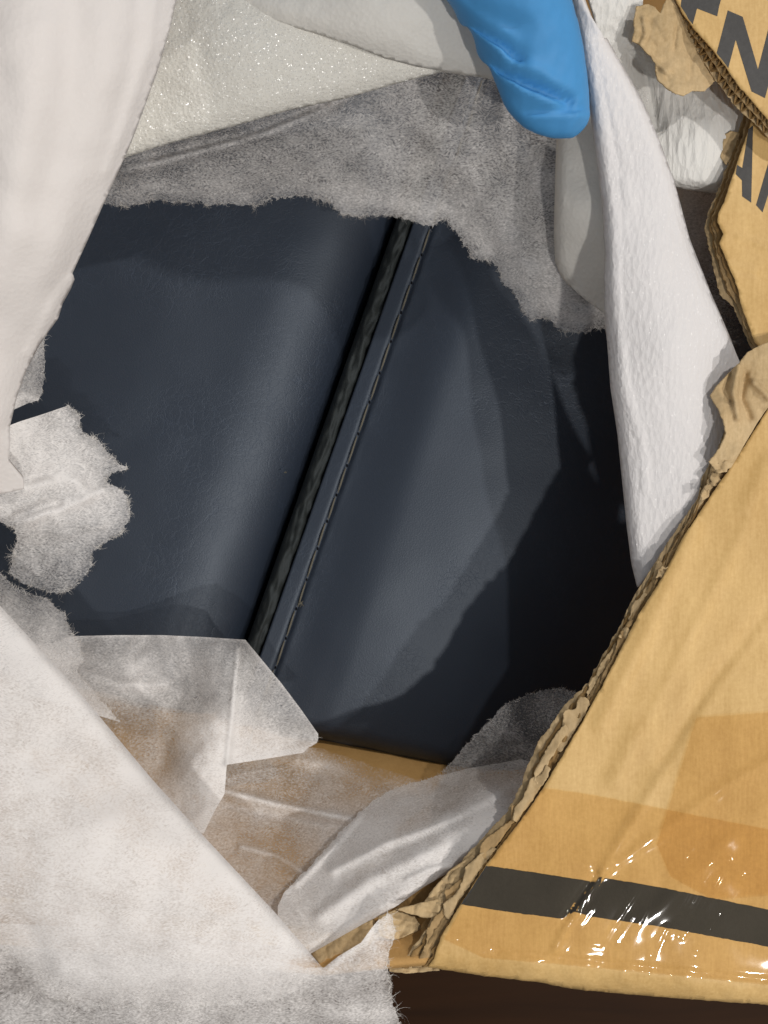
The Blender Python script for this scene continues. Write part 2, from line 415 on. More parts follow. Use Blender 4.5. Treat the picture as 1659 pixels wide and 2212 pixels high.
def torn_board_edge(top, bot, ztop, parent, wl=24.0, dz=2.4, rag=4.0, seed=1.0, parallel=False):
    """the layers of a double-wall board seen at its tear: middle liner, bottom liner and two fluted mediums"""
    T, L = resample(top, 2); n = max(20, int(L / 3.0)); T, L = resample(top, n); Bm, _ = resample(bot, n)
    d = Bm - T; dl = np.maximum(np.hypot(*d.T), 1e-3); u = d / dl[:, None]
    zt = as_func(ztop)(T)
    k1 = np.array([noise.noise(Vector((x / 18, y / 18, seed))) + .6 * noise.noise(Vector((x / 6, y / 6, seed + 5))) for x, y in T]) * rag
    k2 = np.array([noise.noise(Vector((x / 16, y / 16, seed + 11))) + .6 * noise.noise(Vector((x / 5, y / 5, seed + 15))) for x, y in T]) * rag
    mid = T + u * (dl * .5 + k1)[:, None]; low = T + u * (dl + k2)[:, None]
    inn = T - u * 26
    strip('liner', inn, mid, zt - dz, zt - dz, 'liner', parent, 4, .35, .5, seed)
    strip('liner', inn, low, zt - 2 * dz, zt - 2 * dz, 'scrap', parent, 5, .35, .7, seed + 2)
    s = np.linspace(0, L, n)
    for e0, e1, z0, z1, ph in ((T - u * 1.5, mid, zt - .3, zt - dz + .1, 0), (mid, low, zt - dz - .2, zt - 2 * dz + .1, 1.3)):
        m = max(30, int(L / 1.6)); ss = np.linspace(0, L, m)
        itp = lambda a: np.stack([np.interp(ss, s, a[:, 0]), np.interp(ss, s, a[:, 1])], 1)
        wv = .5 + .47 * np.sin(ss / wl * 2 * math.pi + ph + (2.2 * np.array([noise.noise(Vector((q / 40, seed, ph))) for q in ss])))
        if parallel: wv = np.clip(.45 + .35 * np.sin(ss / (wl * 4) + ph) + .3 * np.array([noise.noise(Vector((q / 15, seed, ph))) for q in ss]), .05, .95)
        a0, a1 = itp(e0), itp(e1); q0, q1_ = np.interp(ss, s, z0), np.interp(ss, s, z1)
        front = a0 * (1 - wv[:, None]) + a1 * wv[:, None]; zf = q0 * (1 - wv) + q1_ * wv
        back = front - itp(np.broadcast_to(u, (n, 2)).copy()) * 16
        strip('flute', back, front, zf, zf, 'flute', parent, 3, .35, .25, seed + ph)

def scrap(cx, cy, r, z, parent, mat='scrap', el=1.0, ang=0.0, amp=1.8, seed=0.0):
    out = []
    for k in range(15):
        a = k / 15 * 2 * math.pi; rr = r * random.uniform(.45, 1.2)
        x, y = rr * math.cos(a) * el, rr * math.sin(a) / el
        out.append((cx + x * math.cos(ang) - y * math.sin(ang), cy + x * math.sin(ang) + y * math.cos(ang), 't'))
    return sheet('torn_paper_scrap', out, z, mat, parent, step=max(3.0, r / 4), thick=.35, tear=1.6, seed=seed,
                 wr=((amp, r * .9, 1), (amp * .6, r * .4, 2)))

# ------------------------------------------------------------------ the setting: floor
fl = mesh_obj('floor', [(-2, -2, -.161), (2, -2, -.161), (2, 2, -.161), (-2, 2, -.161)], [(0, 1, 2, 3)], 'floor', None, False)
tag(fl, kind='structure')

# ------------------------------------------------------------------ the torn carton
box = tag(empty('cardboard_box', (0.02, 0.02, -.160)), 'torn open brown corrugated carton with black printed stripe, letters and clear tape', 'box')
ang = -math.atan2(90, 809)
p0 = Vector(W(924, 2089, -9)[:2]); ex = Vector((math.cos(ang), math.sin(ang))); ey = Vector((-ex.y, ex.x))
def bp(a, b): q = p0 + ex * a + ey * b; return q.x, q.y
def wall(name, a0, b0, a1, b1, zt, t=.005):
    """an upright board between two plan points"""
    d = Vector((a1 - a0, b1 - b0)).normalized(); n = Vector((-d.y, d.x)) * t
    V = []
    for a, b in ((a0, b0), (a1, b1), (a1 + n.x, b1 + n.y), (a0 + n.x, b0 + n.y)):
        x, y = bp(a, b); V += [(x, y, -.160), (x, y, zt)]
    return mesh_obj(name, V, [(0, 2, 3, 1), (2, 4, 5, 3), (4, 6, 7, 5), (6, 0, 1, 7), (1, 3, 5, 7), (0, 6, 4, 2)], 'board', box, False)
wall('front_wall', -.26, .0005, .27, .0005, -.0105)
wall('back_wall', -.26, .42, .27, .42, -.006)
wall('side_wall', -.26, .42, -.26, .0055, -.0105)
wall('side_wall', .2685, .0055, .2685, .42, -.006)
x0, y0 = bp(-.259, .001); V = []
for z_ in (-.1598, -.155):
    for a, b in ((-.255, .006), (.263, .006), (.263, .419), (-.255, .419)): V.append((*bp(a, b), z_))
mesh_obj('bottom_panel', V, [(0, 3, 2, 1), (4, 5, 6, 7), (0, 1, 5, 4), (1, 2, 6, 5), (2, 3, 7, 6), (3, 0, 4, 7)], 'inner_board', box, False)

# lower right top panel
E_top = q4((1720, 190), (1659, 290), (1590, 400), (1500, 540), (1430, 640), (1290, 850), (1210, 1010), (1100, 1180), (1040, 1300), (950, 1475)) + \
    q6((840, 200), (690, 450), (610, 570), (440, 790), (330, 960), (245, 1100), (215, 1190), (190, 1226))
E_bot = q4((1720, -40), (1590, 40), (1545, 110), (1480, 230), (1475, 380), (1440, 470), (1375, 590), (1365, 665), (1240, 850), (1150, 990), (1075, 1110), (1020, 1230), (950, 1350), (880, 1475)) + \
    q6((770, 110), (660, 270), (600, 420), (530, 560), (400, 700), (290, 830), (230, 950), (190, 1060), (120, 1150), (60, 1235))
creases = [([(1745, 1230), (1560, 1470), (1420, 1690), (1300, 1880)], 13, .55), ([(1760, 1590), (1560, 1700), (1440, 1790), (1305, 1885)], 12, .4),
           ([(1500, 1140), (1400, 1360), (1300, 1560)], 20, .9), ([(1659, 1330), (1520, 1500), (1440, 1640)], 26, -.9),
           ([(1660, 1000), (1540, 1260), (1420, 1490), (1330, 1680)], 22, .8), ([(1600, 1120), (1470, 1380), (1380, 1560)], 14, -.5), ([(1290, 1890), (1225, 1985)], 9, -.7), ([(1300, 1885), (1238, 1975)], 7, .8),
           ([(1239, 1970), (1200, 2050)], 8, .6), ([(1330, 2060), (1560, 1830), (1700, 1700)], 22, .25),
           ([(1070, 2052), (1170, 2064), (1660, 2118)], 5, -.5)]
def bend_y(p): return 2058 + (p[:, 0] - 1069) * 0.11
def panel_z(p):
    p = np.asarray(p, float); z = np.zeros(len(p))
    for poly, w, a in creases: z += a * np.exp(-(seg_dist(p, poly) / w) ** 2)
    z += 1.0 * nz(p, 260, 3) + .35 * nz(p, 70, 4)
    t = np.clip((p[:, 1] - bend_y(p)) / 58.0, 0, 1); z -= 9.5 * (1 - np.sqrt(1 - t * t))
    z += .5 * nz(p, 24, 8) * np.clip((p[:, 1] - bend_y(p) + 10) / 30, 0, 1)
    return z
low_edge = q6((450, 1266, 't'), (660, 1290, 't'), (830, 1322, 't'), (1240, 1358, 't'), (1659, 1388, 't'), (2600, 1475))
panel_out = [(x, y, 't') for x, y in E_top] + low_edge + [(2700, 2200), (2700, 700)]
panel = sheet('top_panel', panel_out, panel_z, 'board', box, step=8, thick=.5, tear=1.3, seed=2)
torn_board_edge(E_top, E_bot, lambda p: panel_z(p) - .3, box, 30, 1.7, 4.5, 3, True)

def decal(name, outline, mat, off, zf, parent, tear=0.0, **kw):
    return sheet(name, outline, lambda p: zf(p) + off, mat, parent, step=6, tear=tear, **kw)
stripe = q6((441, 791, 't'), (600, 812, 't'), (760, 838, 't'), (915, 862), (932, 840, 't'), (1200, 886, 't'), (1440, 935, 't'), (1659, 980, 't'), (1900, 1030), (1900, 1190), (1659, 1141, 't'), (1440, 1100, 't'), (1180, 1052, 't'), (900, 1012, 't'), (822, 990, 't'), (770, 1020, 't'), (560, 994, 't'), (332, 958, 't'))
decal('printed_stripe', stripe, 'stripe', .33, panel_z, panel, 1.0)

# clear packing tape with long wrinkles
wrk = []
for k in range(11):
    bx = random.uniform(1290, 1560); by = random.uniform(1985, 2085); L = random.uniform(60, 190)
    wrk.append(([(bx, by), (bx + L * .5 + random.uniform(-8, 8), by - L * .84)], random.uniform(3.5, 5.5), random.uniform(.10, .30), 0))
for a, b in (((1075, 1850), (1275, 1868)), ((1180, 1706), (1260, 1722)), ((1205, 2065), (1280, 1960)), ((955, 2022), (985, 2030)), ((1250, 2036), (1300, 2040)), ((1300, 1880), (1262, 1970)), ((1440, 1920), (1480, 1850))):
    wrk.append(([a, b], 4.5, .22, 0))
tape_a = q6((686, 455, 't'), (860, 478, 't'), (1080, 520, 't'), (1380, 580), (1900, 680), (1900, 1330), (1300, 1270, 't'), (830, 1225, 't'), (430, 1190), (260, 1110), (340, 965), (450, 795), (480, 742))
sheet('packing_tape', tape_a, lambda p: panel_z(p) + .62, 'tape', panel, step=5, wr=((.03, 40, 4),), bands=wrk, tear=1.0, seed=4)
tape_b = q6((1350, 150), (1500, 140), (1900, 110), (1900, 900), (1420, 940), (1240, 840), (1180, 700))
sheet('packing_tape', tape_b, lambda p: panel_z(p) + .95, 'tape', panel, step=6, wr=((.05, 40, 7),), bands=[([(1500, 1545), (1440, 1660), (1320, 1850)], 6, .25, 0), ([(1659, 1640), (1500, 1830)], 6, .25, 0)], seed=5)

# flap with the TN print
T_top = q7((600, -300), (620, -90), (640, 0), (710, 130), (830, 290), (1000, 480), (1150, 680), (1250, 830), (1400, 1000), (1534, 1160), (1700, 1330))
T_bot = q7((480, -300), (520, -90), (560, 0), (650, 210), (780, 400), (870, 530), (1000, 740), (1180, 980), (1280, 1090), (1400, 1190), (1534, 1330), (1680, 1450))
tn_z = tps([(1440, 0, 5), (1500, 70, 6), (1575, 160, 6), (1659, 260, 5), (1659, 60, 4), (1800, 300, 3), (1800, -200, 2), (1500, -200, 4)])
tn_zz = lambda p: tn_z(p) + .6 * nz(np.asarray(p, float), 90, 5)
tn = sheet('torn_flap', [(x, y, 't') for x, y in T_top] + [(2700, 700), (2700, -500), (1500, -500)], tn_zz, 'board', box, step=9, thick=.5, tear=1.5, seed=6)
torn_board_edge(T_top, T_bot, lambda p: tn_zz(p) - .3, box, 21, 2.3, 3, 8)
decal('printed_letter', q7((720, -260), (900, -190), (1090, -40), (1062, 58), (1043, 158), (848, 82), (806, 235), (765, 185), (735, 130), (690, 60)), 'letter', .33, tn_zz, tn, .3)
decal('printed_letter', q7((1145, 100), (1290, 162), (1438, 670), (1545, 250), (1680, 300), (1505, 950), (1375, 885), (1222, 385), (1150, 660), (1100, 590), (1037, 515)), 'letter', .33, tn_zz, tn, .3)
# flap with the A print, under it
A_top = q7((1500, 1040), (1380, 1150), (1330, 1300), (1260, 1500), (1180, 1740), (1110, 1950), (1050, 2080)) + q2((1440, 960), (1465, 1010), (1450, 1052), (1490, 1150), (1530, 1250), (1540, 1310), (1600, 1475), (1650, 1540), (1800, 1600))
A_bot = q7((1420, 1000), (1300, 1080), (1230, 1350), (1140, 1600), (1060, 1820), (980, 2000), (930, 2130)) + q2((1388, 1000), (1400, 1060), (1412, 1110), (1450, 1270), (1510, 1325), (1540, 1400), (1572, 1475), (1620, 1560), (1790, 1640))
an_z = lambda p: tps([(1600, 250, -3), (1550, 480, 0), (1600, 700, -1), (1700, 300, -3), (1800, 500, -1), (1750, 760, -1)])(p) + .5 * nz(np.asarray(p, float), 60, 9)
an = sheet('torn_flap', [(x, y, 't') for x, y in A_top] + [(2600, 830), (2600, 260)], an_z, 'board', box, step=8, thick=.5, tear=1.3, seed=9,
           bands=[(q2((1530, 1020), (1600, 1050), (1680, 1085)), 4, .7, 0), (q2((1490, 1150), (1600, 1180)), 10, .5, 0)])
torn_board_edge(A_top, A_bot, lambda p: an_z(p) - .3, box, 34, 2.3, 3.5, 12, True)
decal('printed_letter', q7((1345, 1250), (1390, 1210), (1372, 1962), (1284, 1900), (1282, 1745), (1222, 1685), (1234, 1595), (1285, 1625), (1318, 1420)), 'letter', .33, an_z, an, .3)
decal('printed_letter', q7((1534, 1590), (1590, 1400), (1680, 1430), (1482, 2055), (1418, 1985)), 'letter', .33, an_z, an, .3)
# peeled inner paper beneath the TN flap
peel = q7((260, 60, 't'), (370, 40, 't'), (430, 60, 't'), (490, 130, 't'), (540, 10), (600, -60), (760, 150), (860, 350), (960, 560), (1060, 760), (1000, 800, 't'), (920, 885, 't'), (800, 880, 't'), (720, 935, 't'), (640, 912, 't'), (530, 835, 't'), (462, 770, 't'), (440, 690, 't'), (445, 620, 't'), (390, 540, 't'), (290, 440, 't'), (215, 400, 't'), (238, 280, 't'), (230, 190, 't'))
peel_z = tps([(1375, 20, 3), (1375, 80, 2.5), (1400, 120, 1), (1440, 60, 2.8), (1500, 60, 0), (1420, 180, 2.5), (1470, 200, 3), (1510, 150, 0), (1540, 180, -1)])
sheet('peeled_liner', peel, lambda p: peel_z(p) + 1.5, 'scrap', box, step=4, thick=.4, tear=1.5, seed=13, wr=((.7, 24, 1), (.3, 9, 2)),
      bands=[(q7((330, 180), (350, 330), (300, 440), (400, 560), (560, 700), (720, 800)), 4, .9, 0), (q7((650, 250), (620, 480)), 5, -.8, 0), (q7((580, 700), (720, 800)), 4, -1.2, 0), (q7((800, 560), (760, 800)), 6, -.6, 0)])
sheet('peeled_liner', q7((1110, 1300, 't'), (1180, 1265, 't'), (1260, 1290), (1240, 1420), (1180, 1530, 't'), (1130, 1600, 't'), (1075, 1530, 't'), (1090, 1420, 't')), -6.5, 'scrap', box, step=4, thick=.3, tear=1.5, seed=14, wr=((.8, 14, 1),))
# crumpled liner where the lower panel starts
crump = q4((1570, 45, 't'), (1535, 95, 't'), (1440, 190, 't'), (1408, 235, 't'), (1440, 290, 't'), (1462, 340, 't'), (1478, 400, 't'), (1450, 460, 't'), (1405, 520, 't'), (1440, 570, 't'), (1500, 545), (1560, 440), (1620, 340), (1720, 200), (1720, -20), (1620, 20, 't'))
cr_z = tps([(1545, 840, 1.5), (1535, 857, 0), (1600, 800, 3), (1560, 900, 2.5), (1565, 950, 1), (1545, 1000, 0), (1600, 900, .5), (1660, 850, 1.6), (1680, 760, 2)])
sheet('peeled_liner', crump, lambda p: cr_z(p) + .9, 'scrap', box, step=3.6, thick=.4, tear=1.8, seed=15, wr=((.9, 32, 1), (.22, 11, 2)),
      bands=[(q4((1500, 130), (1470, 210), (1500, 260)), 7, -1.3, 0), (q4((1560, 140), (1540, 250), (1580, 330)), 9, -1.6, 0), (q4((1530, 110), (1510, 220), (1530, 330)), 7, 1.8, 0), (q4((1600, 180), (1660, 240)), 7, 1.6, 0)])
# scraps of torn paper along the edge
for (x, y, r, el, a) in [(1465, 530, 26, 1.3, -.4), (1425, 600, 24, 1.1, 1), (1375, 655, 18, 1.5, 2.2), (1195, 990, 26, 1.2, -.9), (1035, 1265, 24, 1.3, -.3)]:
    (px, py), = q4((x, y)); scrap(px + 4, py + 3, r * .72, random.uniform(-.8, .6), box, 'scrap', el ** .9, a, 1.3, x)
# peeled plies lying along the tear
def ply(t0, t1, o0, o1, z0, z1, mat, seed):
    T, L = resample(E_top, 400); Bm, _ = resample(E_bot, 400)
    a = T + (Bm - T) * o0; b = T + (Bm - T) * o1; i0, i1 = int(t0 * 399), int(t1 * 399)
    ks = np.linspace(i0, i1, 7).astype(int)
    out = [(*(a[k] + np.random.uniform(-2, 2, 2)), 't') for k in ks]
    w = [random.uniform(.25, 1.0) for _ in ks]; w[0] = w[-1] = .35
    out += [(*(a[k] + (b[k] - a[k]) * q + np.random.uniform(-2, 2, 2)), 't') for k, q in zip(ks[::-1], w)]
    kd_ = kdtree.KDTree(400)
    for n_, p_ in enumerate(T): kd_.insert((p_[0], p_[1], 0), n_)
    kd_.balance()
    dd = lambda p: np.array([kd_.find((x, y, 0))[2] for x, y in p])
    zf = lambda p: z0 + (z1 - z0) * np.clip(dd(p) / 34.0, 0, 1) + panel_z(p) * .5
    sheet('peeled_ply', out, zf, mat, box, step=3.5, thick=.3, tear=3.2, seed=seed, wr=((.7, 26, 1), (.12, 9, 2)))
for n_, (t0, t1, o0, o1, z0, z1, m_) in enumerate([(.17, .26, .15, 1.0, -1.0, -2.2, 'scrap'), (.27, .36, .1, .65, -.9, -1.6, 'liner'), (.34, .43, .3, 1.05, -1.4, -2.6, 'scrap'), (.42, .52, .12, .6, -.9, -1.5, 'liner'), (.47, .55, .45, 1.1, -1.6, -2.8, 'scrap'),
                                                   (.55, .63, .1, .9, -.8, -2.0, 'scrap'), (.60, .69, .3, 1.1, -.6, -1.6, 'scrap'), (.66, .75, .1, .8, -.5, -1.6, 'scrap'), (.72, .82, .2, 1.0, -.7, -2.2, 'liner'), (.80, .92, .1, .75, -.8, -2.0, 'scrap'), (.86, .98, .3, 1.0, -1.2, -2.6, 'liner')]):
    ply(t0, t1, o0, o1, z0, z1, m_, 70 + n_)
# crushed corner layers
for i, (o, z_) in enumerate([
        (q9((1320, 170), (1480, 60, 't'), (1330, 330, 't'), (1200, 480, 't'), (1090, 510, 't'), (970, 530, 't'), (1060, 400, 't'), (1190, 260)), -4),
        (q9((740, 580, 't'), (970, 525, 't'), (1110, 495, 't'), (1160, 540, 't'), (1090, 640, 't'), (1000, 650, 't'), (860, 620, 't')), -3.5),
        (q9((730, 590, 't'), (900, 640, 't'), (960, 740, 't'), (820, 800, 't'), (720, 830), (600, 800), (600, 640)), -7),
        (q9((560, 900), (720, 850, 't'), (850, 860, 't'), (860, 960, 't'), (840, 1040, 't'), (700, 1040), (560, 1060)), -8),
        (q9((1010, 640, 't'), (1110, 640, 't'), (1080, 760, 't'), (1000, 880, 't'), (960, 800, 't'), (950, 720, 't')), -6),
        (q9((690, 1030), (860, 1010, 't'), (1010, 1040, 't'), (1060, 960, 't'), (1100, 1080), (830, 1105, 't'), (690, 1085)), -7.5),
        (q9((50, 945), (300, 780), (560, 660), (660, 760), (420, 960), (190, 1090)), -9)]):
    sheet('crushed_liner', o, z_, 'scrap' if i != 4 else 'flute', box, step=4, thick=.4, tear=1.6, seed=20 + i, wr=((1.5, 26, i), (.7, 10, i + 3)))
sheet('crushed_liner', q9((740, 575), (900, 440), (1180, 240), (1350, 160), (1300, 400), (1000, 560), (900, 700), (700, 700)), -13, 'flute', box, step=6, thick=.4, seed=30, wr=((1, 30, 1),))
# front inner flap of the carton under the cloth
inner = [(-300, 1330), (680, 1560), (900, 1608), (1150, 1665), (1250, 1800), (1000, 2070), (700, 2100), (-300, 2010)]
inn_z = tps([(600, 1590, -72), (950, 1650, -72), (800, 1750, -46), (600, 1800, -40), (700, 2050, -13), (950, 1980, -14), (200, 1640, -42), (0, 1900, -16), (-300, 1400, -64), (-300, 1990, -14), (1150, 1700, -66), (200, 1480, -64)])
sheet('inner_flap', inner, inn_z, 'inner_board', box, step=14, thick=3, seed=31, wr=((1, 160, 1),))

# ------------------------------------------------------------------ the leather cushion
cush = tag(empty('leather_cushion', (0, 0, -.155)), 'dark navy leather cushion with a stitched seam lying inside the carton', 'cushion')
GA = np.array((852.0, 478.0)); GD = np.array((-320.0, 904.0)); GD /= np.hypot(*GD); GN = np.array((GD[1], -GD[0]))
if GN[0] < 0: GN = -GN
def end_line(x): return 1612 + (x - 680) * .222
def cush_pt(u, v): return GA + GN * u + GD * v
def cushion_half(name, us, zprof, mat, wrinkle):
    vs_ = np.arange(-420, 1330, 7.0 if name == 'welt' else 16.0)
    V, F, nu = [], [], len(us)
    rows = list(vs_)
    for v in rows:
        for u in us:
            p = cush_pt(u, v); z = zprof(u, v) + wrinkle(u, v)
            z -= 13.0 * (max(0.0, v - 350) / 750) ** 2 * min(1.0, max(0.25, (u + 100) / 300))
            e = end_line(p[0]) - p[1]                         # pixels left to the end of the cushion
            if e < 46: z -= 30 * (1 - math.sqrt(max(0.0, 1 - (1 - max(e, 0) / 46) ** 2)))
            if e < 0: p = np.array((p[0], end_line(p[0]))); z = -82
            V.append(W(p[0], p[1], z))
    for i in range(len(rows) - 1):
        for j in range(nu - 1): F.append((i * nu + j, i * nu + j + 1, (i + 1) * nu + j + 1, (i + 1) * nu + j))
    # skirt down to the carton's floor
    bd = [j for j in range(nu)] + [i * nu + nu - 1 for i in range(1, len(rows))] + [(len(rows) - 1) * nu + j for j in range(nu - 2, -1, -1)] + [i * nu for i in range(len(rows) - 2, 0, -1)]
    s0 = len(V)
    for k in bd: V.append((V[k][0], V[k][1], -.1545))
    n = len(bd)
    for k in range(n): F.append((bd[k], s0 + k, s0 + (k + 1) % n, bd[(k + 1) % n]))
    return mesh_obj(name, V, F, mat, cush)
def zl(u, v):
    z = -47 - 2.2 * ((u + 380) / 420) ** 2
    if u > -210: z -= 21 * (1 - math.sqrt(max(0, 1 - ((u + 210) / 210) ** 2)))
    return z
def zr(u, v):
    if u < 80: z = -55.0 + 1.0 * (u - 42) / 38
    else:
        t = min(1, (u - 80) / 150); z = -54.0 + 5.5 * (t * t * (3 - 2 * t))
        z -= .5 * math.exp(-((u - 80) / 7) ** 2)
    z -= .9 * math.exp(-((u - 80) / 6) ** 2)
    if u > 180: z -= min(22, ((u - 180) / 100) ** 2 * .5)
    return z
def soft(u, v):
    p = cush_pt(u, v); return .8 * noise.noise(Vector((p[0] / 230, p[1] / 230, 3.3))) + .25 * noise.noise(Vector((p[0] / 80, p[1] / 80, 8.3)))
cushion_half('seat_panel', np.concatenate([np.arange(-980, -140, 20), np.arange(-140, -11, 6), [-8, -5, -3, -1.5]]), zl, 'leather', soft)
cushion_half('side_panel', np.concatenate([np.arange(40, 130, 4), np.arange(130, 1150, 18)]), zr, 'leather',
             lambda u, v: soft(u, v) * min(1, max(0.15, (u - 40) / 120)) - .5 * abs(noise.noise(Vector((v / 22, u / 40, 1.7)))) * math.exp(-((u - 92) / 14) ** 2))
def zw(u, v):
    t = (u - 24) / 19; return -60.5 + 5.2 * math.sqrt(max(0, 1 - min(1, t * t)))
cushion_half('welt', np.concatenate([np.arange(3, 44, 2.5)]), zw, 'welt',
             lambda u, v: 1.3 * noise.noise(Vector((v / 34 + u / 30, u / 12, 4.1))) + 1.1 * noise.noise(Vector(((v - u * .8) / 19, u / 9, 2.1))))
# stitches, one thread bead each
v = -420.0; k = 0
while v < 1190:
    L = 56 + random.uniform(-7, 7); u0 = 79.5 + random.uniform(-1.5, 1.5)
    V, F = [], []; ns, nr = 7, 6
    for i in range(ns):
        t = i / (ns - 1); s_ = math.sin(math.pi * min(max(t, .04), .96)) ** .35
        cz = zr(u0, v) - 13.0 * (max(0.0, v + L * t - 350) / 750) ** 2 * .6 + soft(u0, v) * .3 + .75 + .55 * math.sin(math.pi * t) - .2
        for j in range(nr):
            a = 2 * math.pi * j / nr + t * 2.0; c = cush_pt(u0 + 2.1 * s_ * math.cos(a) + 2.0 * (t - .5), v + L * t)
            V.append(W(c[0], c[1], cz + .3 * s_ * math.sin(a)))
    for i in range(ns - 1):
        for j in range(nr): F.append((i * nr + j, i * nr + (j + 1) % nr, (i + 1) * nr + (j + 1) % nr, (i + 1) * nr + j))
    F += [tuple(range(nr))[::-1], tuple((ns - 1) * nr + j for j in range(nr))]
    mesh_obj('stitch', V, F, 'thread', cush)
    hc = cush_pt(79.5, v + L + 5.5); V = []
    for j in range(8):
        a = 2 * math.pi * j / 8; V.append(W(hc[0] + 2.2 * math.cos(a), hc[1] + 4 * math.sin(a), zr(80, v) - 13.0 * (max(0.0, v + L - 350) / 750) ** 2 * .6 + .55 + soft(80, v) * .3))
    mesh_obj('needle_hole', V, [tuple(range(8))[::-1]], 'hole', cush, False)
    v += L + 11; k += 1

# a frayed end of thread and some lint caught on the leather
def hairs(name, cx, cy, z0, n, r_, w, seed):
    rnd = random.Random(seed); V, F = [], []
    for k in range(n):
        a = rnd.uniform(0, 6.28); L = r_ * rnd.uniform(.4, 1); c = rnd.gauss(0, .9); s0 = len(V)
        for j in range(4):
            t = j / 3; aa = a + c * t; x = cx + math.cos(aa) * L * t; y = cy + math.sin(aa) * L * t
            V.append(W(x - math.sin(aa) * w, y + math.cos(aa) * w, z0 + .5 + .6 * t)); V.append(W(x + math.sin(aa) * w, y - math.cos(aa) * w, z0 + .55 + .6 * t))
        for j in range(3): F.append((s0 + 2 * j, s0 + 2 * j + 2, s0 + 2 * j + 3, s0 + 2 * j + 1))
    mesh_obj(name, V, F, 'thread', cush)
hairs('loose_thread', 651, 1303, -58.0, 6, 9, .7, 1)
hairs('lint', 616, 1021, -53.5, 4, 4, .8, 2)
hairs('lint', 925, 1490, -61, 3, 4, .6, 3)

# ------------------------------------------------------------------ foam sheets
foam_g = 'white foam wrap round the cushion'
edge_l = [(378, -10), (362, 60), (350, 100), (332, 160), (310, 220), (290, 275), (270, 325), (245, 380), (220, 435), (186, 512), (152, 588), (156, 600), (146, 624), (130, 652), (121, 684), (98, 715), (78, 745), (50, 802), (30, 860), (17, 917), (20, 957), (17, 992), (50, 1032), (52, 1052), (10, 1062), (-40, 1070)]
fo = sheet('foam_sheet', [(-260, -160), (390, -160)] + edge_l + [(-260, 1100)],
           [(380, -100, 26), (370, 0, 26), (300, 200, 24), (220, 430, 20), (140, 620, 14), (50, 800, 6), (20, 1000, -4), (0, 0, 40), (0, 300, 38), (0, 600, 26), (0, 900, 8), (-200, 0, 30), (-200, 500, 26), (-200, 1000, 2)],
           'foam_left', step=7, thick=1.6, wr=((2.0, 210, 1), (.6, 60, 2)), rolls=[(edge_l[:20], 70, 2.5)],
           bands=[([(338, -60), (318, 100), (268, 260), (225, 370)], 10, .6, 0), ([(300, -60), (285, 100), (235, 280)], 16, -.5, 0), ([(240, -60), (225, 150), (150, 380), (110, 560)], 50, 1.6, 0), ([(90, -60), (80, 200), (20, 480)], 60, 1.8, 0), ([(160, 0), (150, 200), (80, 450)], 44, -1.0, 0), ([(210, 520), (120, 640), (60, 760)], 12, 1.0, 0)], tear=1.0, seed=41)
tag(fo, 'smooth white foam sheet folded over beside the small torn scraps of cloth', 'foam sheet', foam_g)
f2_edge = [(262, 338), (330, 315), (380, 300), (500, 268), (620, 233), (750, 205), (850, 176), (955, 149), (1010, 157), (1080, 168)]
fo = sheet('foam_sheet', [(240, 345)] + f2_edge + [(1100, -180), (240, -180), (200, 300)],
           [(262, 338, -6), (500, 268, -2), (750, 205, 0), (955, 149, 2), (1080, 168, 0), (300, 100, 4), (500, 100, 9), (700, 80, 9), (900, 50, 9), (600, -150, 16), (1080, -100, 10), (250, -150, 10)],
           'foam_spark', step=8, thick=1.8, wr=((1.0, 150, 1), (.35, 30, 2)), rolls=[(f2_edge, 44, 2.5)], seed=42)
tag(fo, 'glittering grainy white foam sheet hanging above the grey torn cloth', 'foam sheet', foam_g)
f3_edge = [(470, -40), (500, -5), (570, 36), (680, 66), (760, 92), (830, 119), (900, 138), (953, 147), (1075, 166)]
fo = sheet('foam_sheet', f3_edge + [(1110, 120), (1130, -180), (450, -180)],
           [(500, 0, 13), (680, 66, 13.5), (830, 119, 9), (953, 147, 4.2), (1075, 166, 3), (700, -150, 22), (1000, 0, 17), (1100, -150, 22), (850, 60, 16)],
           'foam_smooth', step=8, thick=1.6, wr=((.9, 120, 1), (.25, 30, 2)), rolls=[(f3_edge, 40, 2.0)], seed=43)
tag(fo, 'smooth pale foam fold passing under the blue gloved finger', 'foam sheet', foam_g)
s_l = q2((818, -120), (822, 0), (842, 100), (872, 300), (892, 400), (912, 560), (932, 700), (955, 900), (966, 1100), (961, 1200), (966, 1400)) + q4((976, 0), (990, 200), (1020, 400), (1040, 600), (1060, 800), (1080, 960), (1105, 1060))
s_r = q4((1150, 1000), (1260, 850), (1400, 680), (1480, 560), (1600, 420), (1620, 250), (1530, 92)) + q2((1490, 1475), (1400, 1270), (1310, 1040), (1240, 780), (1170, 590), (1100, 430), (1020, 290), (950, 170), (885, 50), (862, 0), (830, -120))
